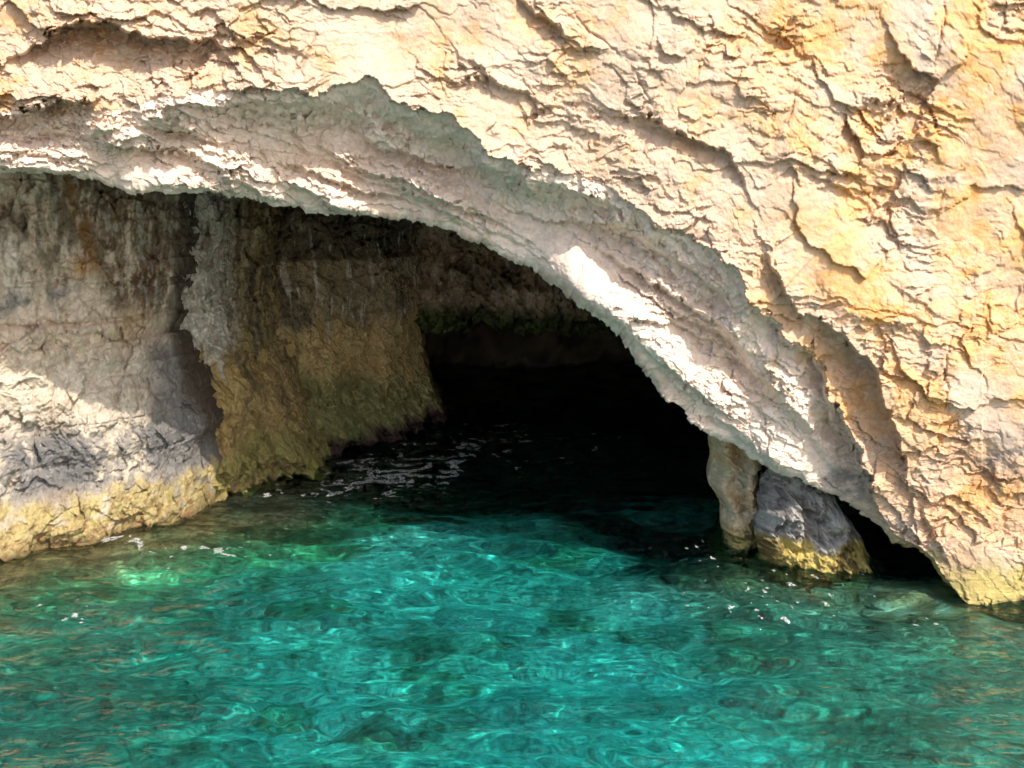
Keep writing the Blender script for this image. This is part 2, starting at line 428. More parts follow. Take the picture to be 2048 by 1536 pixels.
def build_cliff():
    # columns: even steps along the lip (fine where the photo looks), rows: outwards from the lip
    seg_th = []
    dens = np.interp(thL, thL, np.where((LIP[oL, 0] > -120) & (LIP[oL, 0] < 2080), 1.0, 0.06))
    arc = np.hypot(np.diff(rL * np.sin(thL)), np.diff(rL * np.cos(thL)))
    cost = np.concatenate([[0], np.cumsum(arc * np.minimum(dens[1:], dens[:-1]))])
    nc = int(1750 * Q)
    th = np.interp(np.linspace(0, cost[-1], nc), cost, thL)
    # fine raggedness of the lip
    px0 = FOCUS[0] + np.interp(th, thL, rL) * np.sin(th); py0 = FOCUS[1] - np.interp(th, thL, rL) * np.cos(th)
    _, _, j1 = facet(px0 / 26., py0 / 26., 3); _, _, j2 = facet(px0 / 9., py0 / 9., 4)
    rl = np.interp(th, thL, rL) + (j1 - .5) * 7 + (j2 - .5) * 5 + fbm(px0 / 60., py0 / 60., 6, 3) * 4
    ra = np.maximum(np.interp(th, thA, rA), rl + 4)
    s = np.concatenate([[0], np.cumsum(np.hypot(np.diff(px0), np.diff(py0)))]) / 190.0
    n1 = int(620 * Q)
    tt = np.concatenate([np.linspace(0, 1, n1) ** 1.15 * 1150, 1150 + (np.linspace(0, 1, 60)[1:] ** 2) * 3600])
    T = tt[:, None] + 0 * th[None, :]
    Rr = rl[None, :] + T
    px = (FOCUS[0] + Rr * np.sin(th)[None, :]).astype(f32); py = (FOCUS[1] - Rr * np.cos(th)[None, :]).astype(f32)
    Y, c = cliff_shape(px, py, T.astype(f32), (ra - rl)[None, :].astype(f32) + 0 * px, (s[None, :] + 0 * px).astype(f32))
    X, Yw, Z = at_y(px.astype(float), py.astype(float), Y.astype(float))
    P = np.stack([X, Yw, Z], -1)
    # the rock turns in behind the lip: vault of the cave, going back ~30 m
    nb = int(110 * Q)
    back = (np.linspace(0, 1, nb + 1)[1:]) ** 2.2 * 30
    lip = P[0]
    # centre of the opening
    cen = np.array([0.2, 0, 1.0])
    dirx = lip[:, 0] - cen[0]; dirz = lip[:, 2] - cen[2]
    Lr = np.hypot(dirx, dirz) + 1e-6
    rows = []
    vin = []
    for k, bk in enumerate(back):
        flare = 0.75 * (1 - math.exp(-bk / 1.2)) + 0.25 * min(bk, 6) * 0.3
        nn = fbm(s * 1.3, np.full_like(s, bk * 1.3), 140, 4) * 0.30 * min(1, bk / 0.5) + facet(s * 3.2, np.full_like(s, bk * 3.2), 141)[0] * 0.09 * min(1, bk / .15)
        g = flare + nn
        rows.append(np.stack([lip[:, 0] + dirx / Lr * g, lip[:, 1] + bk, np.maximum(lip[:, 2], -4) + dirz / Lr * g + 0 * bk], -1))
        vin.append(bk)
    Pin = np.array(rows)[::-1]
    uu = (s[None, :] + 0 * Pin[..., 0]); vv = np.array(vin)[::-1][:, None] + 0 * uu
    nA = fbm(uu * 1.5, vv * 1.5, 151, 4); nB = fbm(uu * 6, vv * 2.0, 152, 4)
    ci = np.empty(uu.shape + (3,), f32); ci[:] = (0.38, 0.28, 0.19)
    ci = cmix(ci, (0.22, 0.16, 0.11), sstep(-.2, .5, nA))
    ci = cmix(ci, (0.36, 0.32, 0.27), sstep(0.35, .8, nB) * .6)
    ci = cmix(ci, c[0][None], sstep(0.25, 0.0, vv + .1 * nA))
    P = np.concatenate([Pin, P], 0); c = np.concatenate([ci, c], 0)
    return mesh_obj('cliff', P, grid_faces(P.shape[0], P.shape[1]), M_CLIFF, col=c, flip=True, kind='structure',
                    label='sunlit cream limestone cliff arching over the sea cave', category='cliff')


# ------------------------------------------------------------------ cave buttresses
def buttress(name, prof, yl, yr, lean, colfun, dispfun, zt, label, res=0.012, wl=None, edge=0.9, depth=5.0, bulge=0.35, power=2.6, group=None, cat='rock', parts=True, zb=-3.5, seed=0, skew=0.0):
    """a rib of rock: silhouette rows (row, left px, right px), distances of its two edges, closed behind"""
    prof = np.array(prof, float)
    ym = (yl + yr) / 2
    ye = edge + bulge
    zL = at_y(prof[:, 1], prof[:, 0], yl + ye)[2]; xL = at_y(prof[:, 1], prof[:, 0], yl + ye)[0]
    zR = at_y(prof[:, 2], prof[:, 0], yr + ye)[2]; xR = at_y(prof[:, 2], prof[:, 0], yr + ye)[0]
    zv = np.concatenate([np.linspace(zb, -0.25, max(8, int(40 * Q)))[:-1], np.arange(-0.25, zt + 1e-6, res / Q)])
    l = np.interp(zv, zL[::-1], xL[::-1]); r = np.interp(zv, zR[::-1], xR[::-1])
    wob = 0.05 * fbm(zv * 2.3, zv * 0 + seed, 230, 4) + 0.05 * facet(zv * 4.3, zv * 0 + seed + .5, 231)[0]
    wob2 = 0.05 * fbm(zv * 2.3, zv * 0 + seed + 9, 230, 4) + 0.05 * facet(zv * 4.3, zv * 0 + seed + 7.5, 232)[0]
    l = l + wob; r = r + wob2
    spread = np.clip(-zv, 0, 9) * 0.35
    l = l - spread; r = r + spread
    W = float(np.mean(r - l)) + abs(yr - yl) * 0.6
    nu = max(60, int(W / res * Q))
    uf = np.linspace(-1, 1, nu)
    # denser at the rounded edges
    uf = np.sin(uf * math.pi / 2) * 0.35 + uf * 0.65
    nside = max(14, int(40 * Q))
    k = np.linspace(0, 1, nside + 1)[1:] ** 1.8
    U = np.concatenate([-1 - k[::-1], uf, 1 + k])
    uc = np.clip(U, -1, 1)[None, :]; over = np.clip(np.abs(U) - 1, 0, 1)[None, :] * np.sign(U)[None, :]
    zz = zv[:, None]
    h = (uc + 1) / 2
    x = l[:, None] + (r - l)[:, None] * h
    y = yl + (yr - yl) * h + lean * np.maximum(zz, -1)
    dxl = (yr - yl) / max(0.3, float(np.mean(r - l)))
    nx, ny = dxl, -1.0                               # outward (towards the camera) normal in plan
    ln = math.hypot(nx, ny); nx /= ln; ny /= ln
    fall = edge * np.abs(uc) ** 6 + bulge * np.abs(uc) ** power
    y = y + fall
    y = y + np.abs(over) * depth
    x = x - over * min(0.5, 0.25 * float(np.mean(r - l))) * (0.3 + np.abs(over)) + np.where(over > 0, 0, 0.10 * depth * np.abs(over)) * float(np.mean(l) > 0)
    sm = x * (-ny) + y * 0.0 + (y - yl) * 0.75         # rough arc length along the face
    d = dispfun(sm + 0 * zz, zz + 0 * x, uc + 0 * zz)
    d = d * (1 - 0.45 * np.abs(uc) ** 10) * (1 - np.clip(np.abs(over) * 1.2, 0, .7))
    x2 = x + nx * d * 0.5; y2 = y - d
    z2 = zz + 0 * x
    c = colfun(sm + 0 * zz, z2, uc + 0 * zz, d)
    P = np.stack([x2, y2, z2], -1)
    # roof, closes the top
    top = P[-1:].copy(); top[..., 1] += 3.0
    P = np.concatenate([P, top], 0); c = np.concatenate([c, c[-1:]], 0)
    F = grid_faces(P.shape[0], P.shape[1])
    kw = dict(label=label, category=cat)
    if group:
        kw['group'] = group
    if wl is None:
        return mesh_obj(name, P, F, M_WALL, col=c, **kw), P
    # the crust of algae at the tide line is a part of its own
    zf = P[..., 2].ravel()[F[:, 0]]; sf = np.concatenate([sm, sm[-1:]], 0).ravel()[F[:, 0]]
    lim = wl + 0.24 * fbm(sf * 2.0, zf * 2.0, 200 + seed, 4) + 0.05 * fbm(sf * 9, zf * 9, 201 + seed, 2)
    low = zf < lim
    o = mesh_obj(name, P, F[~low], M_WALL, col=c, **kw)
    mesh_obj('algae_crust', P, F[low], M_ALGAE, parent=o, col=c)
    return o, P


def rough(s, z, seed, a=1.0, vert=1.0, chip=1.0, warp=0.13):
    w = fbm(s * 2, z * 2, seed, 4) * warp
    k1, e1, _ = facet((s + w) * 1.3 * vert, (z + w) * 1.0, seed + 1, 1.0, (0, 0), .7)
    k2, e2, _ = facet((s + w) * 3.6 * vert, (z - w) * 3.0, seed + 2, 1.3, (0, .2), .55)
    k3, _, _ = facet((s + w) * 9.5 * vert, (z - w) * 8.0, seed + 3, 1.4, (0, .2), .55)
    k4, _, _ = facet((s + w) * 24 * vert, (z + w) * 22, seed + 4, 1.3, (0, .2), .6)
    return a * (0.20 * fbm(s * .8, z * .6, seed + 5, 3) + 0.14 * k1 + chip * (0.085 * k2 + 0.040 * k3 + 0.016 * k4)
                + 0.02 * fbm(s * 11, z * 7, seed + 6, 4, .6) - 0.03 * np.exp(-(e1 / .015) ** 2) - chip * 0.010 * np.exp(-(e2 / .03) ** 2))


def build_buttresses():
    # --- front rib, partly sunlit
    def dA(s, z, u):
        low = sstep(2.6, 1.6, z)
        d = rough(s, z, 300, 1.1 - .3 * low, 1.0, 0.9 + 0.2 * low)
        d = d + 0.03 * fbm(s * 5, z * .8, 310, 3) * (1 - low)                  # flutes
        d = d - 0.10 * np.exp(-((z - 2.55 + .05 * fbm(s * 2, z * 0, 311, 2)) / 0.03) ** 2)   # bedding joint
        d = d + 0.30 * sstep(0.75, 0.15, z + .15 * fbm(s * 1.5, z, 312, 3)) + 0.12 * sstep(2.2, 1.3, z)
        return d

    def cA(s, z, u, d):
        n1 = fbm(s * 1.3, z * 1.0, 320, 5, .55); n2 = fbm(s * 5.5, z * 2.0, 321, 5, .6); n3 = fbm(s * 3, z * .5, 322, 4); n4 = fbm(s * 8, z * 8, 323, 4, .6)
        c = np.empty(s.shape + (3,), f32); c[:] = (0.70, 0.56, 0.43)
        c = cmix(c, (0.75, 0.65, 0.54), sstep(0, .6, n3))
        c = cmix(c, (0.27, 0.20, 0.135), sstep(0.1, .7, n2 * .7 + n1 * .6 + n4 * .25) * .8)
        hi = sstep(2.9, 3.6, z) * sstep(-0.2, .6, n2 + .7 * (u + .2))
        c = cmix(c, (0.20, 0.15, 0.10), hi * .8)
        c = cmix(c, (0.23, 0.22, 0.215), sstep(0.25, 0, np.abs(z - 2.85)) * sstep(-.15, .3, n1) * .8)
        ru = 0.30 + 0.20 * (4.15 - z) + .05 * n1
        tri = sstep(-.03, .06, u - ru) * sstep(2.55, 2.9, z + .25 * n1)
        c = cmix(c, (0.24, 0.165, 0.10), tri * sstep(-.55, .2, n2 + n4 * .6))
        c = cmix(c, (0.50, 0.45, 0.40), tri * sstep(.25, .6, n2 - n4 * .4) * .7)
        rust = np.exp(-((u - ru) / .05) ** 2) * sstep(3.0, 3.3, z)
        c = cmix(c, (0.30, 0.15, 0.05), rust * sstep(-.5, .2, n2) * .9)
        c = cmix(c, (0.55, 0.30, 0.10), np.exp(-((u - .39) / .07) ** 2 - ((z - 3.22) / .12) ** 2) * .9)
        c = cmix(c, (0.16, 0.08, 0.045), np.exp(-((u - .78) / .12) ** 2 - ((z - 3.0) / .22) ** 2) * sstep(-.4, .3, n4 + n2))
        c = cmix(c, (0.55, 0.37, 0.21), np.exp(-((u - .74) / .10) ** 2 - ((z - 2.45) / .25) ** 2) * .8)
        mid = sstep(1.75, 1.45, z + .2 * n1)
        c = cmix(c, (0.60, 0.52, 0.42), sstep(2.35, 1.9, z) * .85)
        c = cmix(c, (0.36, 0.26, 0.16), sstep(1.9, 1.3, z) * sstep(0, .4, n1 + .5 * n2) * .8)
        dark = np.exp(-((z - 0.92 - .1 * n1) / .42) ** 2)
        c = cmix(c, (0.165, 0.16, 0.16), np.clip(dark * 1.4, 0, 1) * sstep(-.5, .3, n1 * .8 + .7 * n4 + .34))
        c = cmix(c, (0.40, 0.36, 0.32), dark * sstep(.2, .7, n4 - n1) * .6)
        c = cmix(c, (0.19, 0.18, 0.175), sstep(.70, .86, u + .06 * n1) * sstep(2.4, 2.0, z) * .85)  # side facet turning away: its shading painted in as dark grey
        c = cmix(c, (0.10, 0.075, 0.055), sstep(.90, .97, u + .03 * n1) * sstep(.6, 1.0, z))  # shade of the fissure behind this edge, put into the colour
        al = sstep(0.62, 0.42, z + .16 * n1 + .08 * n4)
        al = al * (1 - .75 * sstep(.15, .6, fbm(s * 3.5, z * 4.5, 327, 4) + .9 * (z - .3)))
        c = cmix(c, (0.44, 0.355, 0.165), al)
        c = cmix(c, (0.10, 0.075, 0.04), sstep(.12, .0, z + .05 * n4) * .8)
        c = cmix(c, (0.24, 0.17, 0.075), al * sstep(.0, .45, n4 + .3 * n2) * .85)
        c = cmix(c, (0.34, 0.15, 0.09), al * sstep(.2, .5, fbm(s * 11, z * 11, 326, 3)) * sstep(.38, .12, z) * .7)
        c = cmix(c, (0.27, 0.24, 0.09), al * sstep(.1, .5, n1 + .4 * n4) * .7)
        c = cmix(c, (0.22, 0.16, 0.06), sstep(0.08, -.1, z) * .8)
        return c
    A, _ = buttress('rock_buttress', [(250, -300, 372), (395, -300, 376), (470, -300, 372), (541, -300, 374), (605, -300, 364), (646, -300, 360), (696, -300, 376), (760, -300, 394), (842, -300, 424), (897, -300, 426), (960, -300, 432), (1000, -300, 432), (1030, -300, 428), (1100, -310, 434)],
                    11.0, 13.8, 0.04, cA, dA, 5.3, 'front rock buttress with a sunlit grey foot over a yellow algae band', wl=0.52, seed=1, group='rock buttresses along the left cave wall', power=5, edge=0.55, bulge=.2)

    def dB(s, z, u):
        d = rough(s, z, 400, 1.25, 1.1, 1.0 + .5 * sstep(1.6, 2.4, z) + .6 * sstep(.7, .2, z))
        d = d + 0.22 * sstep(1.75, 1.95, z + .25 * fbm(s * 3, z * .4, 411, 3)) * sstep(1.2, .1, np.abs(u + .35) * 1.4)      # hanging flowstone
        d = d + (0.34 + .4 * fbm(s * 1.7, z * 1.7, 414, 3)) * sstep(0.75, 0.1, z) + 0.03 * fbm(s * 5, z * .9, 412, 3)
        return d

    def cB(s, z, u, d):
        n1 = fbm(s * 1.4, z * 1.0, 420, 5, .55); n2 = fbm(s * 6, z * 1.6, 421, 5, .6); n4 = fbm(s * 8, z * 8, 423, 4, .6)
        c = np.empty(s.shape + (3,), f32); c[:] = (0.40, 0.29, 0.13)
        c = cmix(c, (0.48, 0.34, 0.14), sstep(0, .6, n1))
        c = cmix(c, (0.26, 0.19, 0.10), sstep(.1, .7, n2 + .3 * n4))
        up = sstep(1.8, 2.05, z + .25 * n1 + .22 * n2)
        c = cmix(c, (0.60, 0.54, 0.46), up * sstep(.85, .0, u + .3 * n2))
        c = cmix(c, (0.20, 0.155, 0.105), up * sstep(0.1, .6, n2 + .5 * u + .2 * n4 - .1) * .85)
        c = cmix(c, (0.70, 0.63, 0.53), sstep(-.5, .1, n4 + .5 * n2) * up * np.exp(-((u + .15 + .15 * n1) / .38) ** 2) * sstep(3.6, 3.0, z) * sstep(-.5, .2, n1 + .4 * n4))
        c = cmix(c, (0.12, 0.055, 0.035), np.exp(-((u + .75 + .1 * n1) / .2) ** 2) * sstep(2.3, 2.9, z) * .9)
        lo = sstep(.75, .3, z + .2 * n1)
        c = cmix(c, (0.32, 0.28, 0.10), lo)
        c = cmix(c, (0.30, 0.17, 0.12), lo * sstep(.1, .5, n4) * sstep(.45, .1, z))
        c = cmix(c, (0.46, 0.46, 0.12), lo * sstep(.2, .6, n1 - n4 * .3) * .7)
        return c
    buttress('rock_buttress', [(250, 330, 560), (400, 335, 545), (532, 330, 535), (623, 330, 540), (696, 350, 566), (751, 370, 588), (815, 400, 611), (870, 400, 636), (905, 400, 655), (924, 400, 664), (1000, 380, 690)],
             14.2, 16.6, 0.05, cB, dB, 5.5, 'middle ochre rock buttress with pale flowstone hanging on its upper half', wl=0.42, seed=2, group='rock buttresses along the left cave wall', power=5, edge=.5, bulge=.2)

    def dC(s, z, u):
        d = rough(s, z, 500, 1.35, 1.1, 1.1 + .6 * sstep(1.2, .7, z) + .3 * sstep(2.2, 2.6, z))
        d = d - 0.12 * np.exp(-((z - 3.05) / .05) ** 2) - 0.25 * sstep(3.0, 3.15, z) + 0.03 * fbm(s * 6, z * .9, 512, 3) * sstep(1.8, 2.4, z)
        d = d - 0.16 * sstep(1.35, 1.15, z + .5 * (u + .4) + .15 * fbm(s * 2, z * 2, 513, 3)) * sstep(.5, -.2, u)
        d = d + (0.42 + .5 * fbm(s * 1.7, z * 1.7, 514, 3)) * sstep(.85, .1, z)
        return d

    def cC(s, z, u, d):
        n1 = fbm(s * 1.4, z * 1.0, 520, 5, .55); n2 = fbm(s * 7, z * 1.3, 521, 5, .62); n4 = fbm(s * 8, z * 8, 523, 4, .6); n5 = fbm(s * 3.3, z * .7, 524, 3)
        c = np.empty(s.shape + (3,), f32); c[:] = (0.62, 0.455, 0.22)
        c = cmix(c, (0.70, 0.50, 0.24), sstep(0, .6, n1))
        up = sstep(1.75, 2.15, z + .2 * n1 + .1 * n2)
        c = cmix(c, (0.44, 0.335, 0.21), up)
        c = cmix(c, (0.22, 0.165, 0.10), up * sstep(0.0, .6, n1 + .4 * n4))
        c = cmix(c, (0.78, 0.70, 0.58), up * sstep(0.28, .75, n2 + .35 * n5) * sstep(3.3, 2.9, z) * .85)
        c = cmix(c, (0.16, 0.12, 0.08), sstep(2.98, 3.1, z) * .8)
        c = cmix(c, (0.72, 0.66, 0.58), sstep(2.98, 3.1, z) * sstep(.35, .8, n2) * .7)
        lo = sstep(1.25, .75, z + .25 * n1 + .35 * u)
        c = cmix(c, (0.36, 0.33, 0.14), lo)
        c = cmix(c, (0.26, 0.32, 0.12), lo * sstep(.0, .4, n1) * .7)
        c = cmix(c, (0.60, 0.52, 0.24), lo * sstep(.1, .6, n4 + .5 * u - .2))
        c = cmix(c, (0.09, 0.055, 0.05), sstep(.3, .1, z + .1 * n1))
        return c
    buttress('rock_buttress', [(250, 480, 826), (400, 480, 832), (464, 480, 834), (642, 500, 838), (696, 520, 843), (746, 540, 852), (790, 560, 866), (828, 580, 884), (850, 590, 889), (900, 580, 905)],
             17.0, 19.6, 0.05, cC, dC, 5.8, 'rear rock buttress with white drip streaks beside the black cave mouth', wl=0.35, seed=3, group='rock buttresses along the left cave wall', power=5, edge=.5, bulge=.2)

    # small rock at the left edge
    def dD(s, z, u):
        return rough(s, z, 600, 0.6, 1.0, 1.2)

    def cD(s, z, u, d):
        n1 = fbm(s * 2.4, z * 2.0, 620, 5, .55); n4 = fbm(s * 8, z * 8, 623, 4, .6)
        c = np.empty(s.shape + (3,), f32); c[:] = (0.50, 0.38, 0.17)
        c = cmix(c, (0.30, 0.27, 0.07), sstep(0, .5, n1)); c = cmix(c, (0.25, 0.12, 0.06), sstep(.1, .6, n4) * .7)
        c = cmix(c, (0.2, 0.19, 0.2), sstep(.55, .75, z + .1 * n4))
        return c
    buttress('shore_rock', [(980, -420, -4), (1020, -420, 14), (1060, -420, 18), (1110, -420, 40), (1150, -420, 42), (1175, -420, 36), (1230, -430, 60)],
             10.2, 11.5, 0.10, cD, dD, 0.85, 'small yellow shore rock cut off by the left edge of the photo', power=3, edge=.4, bulge=.3, depth=1.2, zb=-2)

    # --- right foot: pale pillar and grey boulder under the lip
    def dP(s, z, u):
        d = rough(s * 2.2, z * 2.2, 700, 0.75, 1.2, 1.0, .07) + 0.16 * facet(s * 3.6, z * 2.6, 707, 1.6)[0]
        d = d + 0.10 * np.cos((u + .12 * fbm(z * 2, z * 0 + 3, 703, 2)) * 2 * math.pi * 0.95 + math.pi) * sstep(.15, .5, z) 
        return d

    def cP(s, z, u, d):
        n1 = fbm(s * 2.4, z * 2.0, 720, 5, .55); n4 = fbm(s * 8, z * 8, 723, 4, .6)
        c = np.empty(s.shape + (3,), f32); c[:] = (0.58, 0.47, 0.33)
        c = cmix(c, (0.56, 0.40, 0.22), sstep(0, .5, n1)); c = cmix(c, (0.36, 0.27, 0.17), sstep(.2, .7, n4) * .5)
        al = sstep(.36, .16, z + .12 * n1)
        c = cmix(c, (0.42, 0.335, 0.13), al); c = cmix(c, (0.13, 0.11, 0.045), np.maximum(al * sstep(-.1, .3, n4), sstep(.05, -.1, z)))
        return c
    buttress('rock_pillar', [(840, 1414, 1518), (884, 1417, 1519), (920, 1419, 1522), (975, 1424, 1524), (1000, 1434, 1527), (1030, 1444, 1528), (1062, 1452, 1528), (1090, 1452, 1532)],
             12.35, 12.2, 0.05, cP, dP, 1.9, 'slim pale rock pillar standing in the water left of the grey boulder', wl=0.24, seed=5, power=3, edge=.12, bulge=.1, depth=1.6, zb=-2.5, res=.010)

    def dG(s, z, u):
        d = rough(s * 2.0, z * 2.0, 800, 0.85, 1.1, 1.2, .07) + 0.16 * facet(s * 2.8, z * 2.8, 807, 1.6)[0] - 0.25 * sstep(.85, 1.25, z)
        d = d + 0.14 * sstep(.64, .54, z + .10 * fbm(s * 3, z, 803, 3)) - .06 * np.exp(-((u + .55) / .05) ** 2) * sstep(.6, .4, z)
        return d

    def cG(s, z, u, d):
        n1 = fbm(s * 2.4, z * 2.0, 820, 5, .55); n4 = fbm(s * 7, z * 7, 823, 5, .6)
        c = np.empty(s.shape + (3,), f32); c[:] = (0.36, 0.335, 0.31)
        c = cmix(c, (0.48, 0.45, 0.41), sstep(-.1, .5, n1)); c = cmix(c, (0.13, 0.12, 0.115), sstep(.0, .5, n4) * .75)
        al = sstep(.30, .2, z + .10 * n1 + .06 * n4)
        c = cmix(c, (0.52, 0.41, 0.13), al); c = cmix(c, (0.15, 0.11, 0.04), np.maximum(al * sstep(.0, .4, n4 + .4 * np.sin(s * 9)), sstep(.05, -.1, z)))
        return c
    buttress('grey_boulder', [(925, 1560, 1600), (948, 1535, 1622), (965, 1524, 1650), (1000, 1518, 1672), (1040, 1516, 1706), (1075, 1517, 1722), (1100, 1518, 1730), (1130, 1504, 1745)],
             11.78, 11.72, 0.14, cG, dG, 1.22, 'dark grey boulder with a bright yellow algae foot under the end of the arch', wl=0.23, seed=6, power=4, edge=.18, bulge=.1, depth=1.2, zb=-2.5, res=.010, cat='boulder')


def build_cave_back():
    # curtain of rock across the back, its lower edge hanging above a black passage
    X = np.linspace(-7, 9, int(900 * Q)); Zs = np.linspace(1.5, 9, int(420 * Q))
    x, z = np.meshgrid(X, Zs)
    n = rough(x, z, 900, 2.2, 1.0, 1.4)
    y = 20.6 + 0.35 * (x + 1.5) * (x > -1.5) * 0.3 - n - 0.4 * sstep(2.6, 2.3, z) + 0.6 * sstep(2.1, 1.5, z)
    zz = z + 0.42 * fbm(x * .8, x * 0 + 2, 901, 5) * sstep(2.6, 1.5, z)
    n1 = fbm(x * .9, z * .9, 910, 5); n2 = fbm(x * 5, z * 1.4, 911, 4, .6); n4 = fbm(x * 6, z * 6, 912, 4)
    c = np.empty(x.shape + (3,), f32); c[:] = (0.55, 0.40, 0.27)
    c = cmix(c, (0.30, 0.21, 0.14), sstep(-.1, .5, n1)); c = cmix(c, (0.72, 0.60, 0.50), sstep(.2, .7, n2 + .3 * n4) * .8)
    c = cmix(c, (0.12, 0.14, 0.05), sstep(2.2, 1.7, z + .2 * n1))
    P = np.stack([x, y, zz], -1)
    under = P[:1].copy(); under[..., 1] += 2.5; under[..., 2] += .5
    P = np.concatenate([under, P], 0); c = np.concatenate([c[:1], c], 0)
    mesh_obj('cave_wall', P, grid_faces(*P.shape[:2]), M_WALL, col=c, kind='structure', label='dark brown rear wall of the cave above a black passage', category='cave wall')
    # end of the passage, left flank, and ceiling above: they only keep the cave closed
    def sheet(fx, nu, nv, seed):
        a, b = np.meshgrid(np.linspace(0, 1, nu), np.linspace(0, 1, nv))
        P = fx(a, b); n = fbm(a * 25, b * 20, seed, 5)
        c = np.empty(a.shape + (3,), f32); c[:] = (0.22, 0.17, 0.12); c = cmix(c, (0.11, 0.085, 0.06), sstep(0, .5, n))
        return P, c
    V, Fs, Cs, off = [], [], [], 0
    for fx, sd in ((lambda a, b: np.stack([-9 + 20 * a, 27 + 1.5 * fbm(a * 6, b * 4, 5, 4) + .5 * fbm(a * 30, b * 22, 8, 4), -4 + 14 * b], -1), 1),
                   (lambda a, b: np.stack([-6.5 + 2.6 * a + .5 * fbm(a * 6, b * 6, 6, 4), 13 + 26 * a, -4 + 14 * b], -1), 2),
                   (lambda a, b: np.stack([9 - 3 * a + .5 * fbm(a * 6, b * 6, 7, 4), 13 + 26 * a, -4 + 14 * b], -1), 3)):
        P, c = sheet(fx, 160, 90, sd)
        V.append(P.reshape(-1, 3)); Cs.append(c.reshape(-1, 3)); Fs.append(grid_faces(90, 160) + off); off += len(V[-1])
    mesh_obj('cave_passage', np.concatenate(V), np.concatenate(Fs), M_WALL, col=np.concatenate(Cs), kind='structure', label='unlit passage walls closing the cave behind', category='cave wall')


# ------------------------------------------------------------------ sea
def bed_depth(x, y):
    n = fbm(x * .45, y * .45, 1001, 4); m = fbm(x * 1.3, y * 1.3, 1002, 4, .55)
    d = -1.5 + 0.32 * n + 0.14 * m
    # rises to the left buttress line, to the right foot
    la = (y - 12.1) - (x + 5.4) * 0.94               # >0 behind the buttress front
    d = d + 1.38 * np.exp(-np.clip(-la, 0, 99) / 1.5) * sstep(24, 19, y)
    rr = np.hypot((x - 4.6) / 1.5, (y - 11.2) / 1.0)
    d = d + 0.95 * np.exp(-rr ** 2 / 1.6) + 0.8 * np.exp(-(np.hypot(x - 2.6, y - 12.4) / 1.0) ** 2)
    d = d - 0.7 * sstep(9.5, 5, y) - 1.8 * sstep(13.8, 17, y - 0.3 * x) * sstep(-3.2, -1, x)
    return np.minimum(d * 0.66, -0.10)


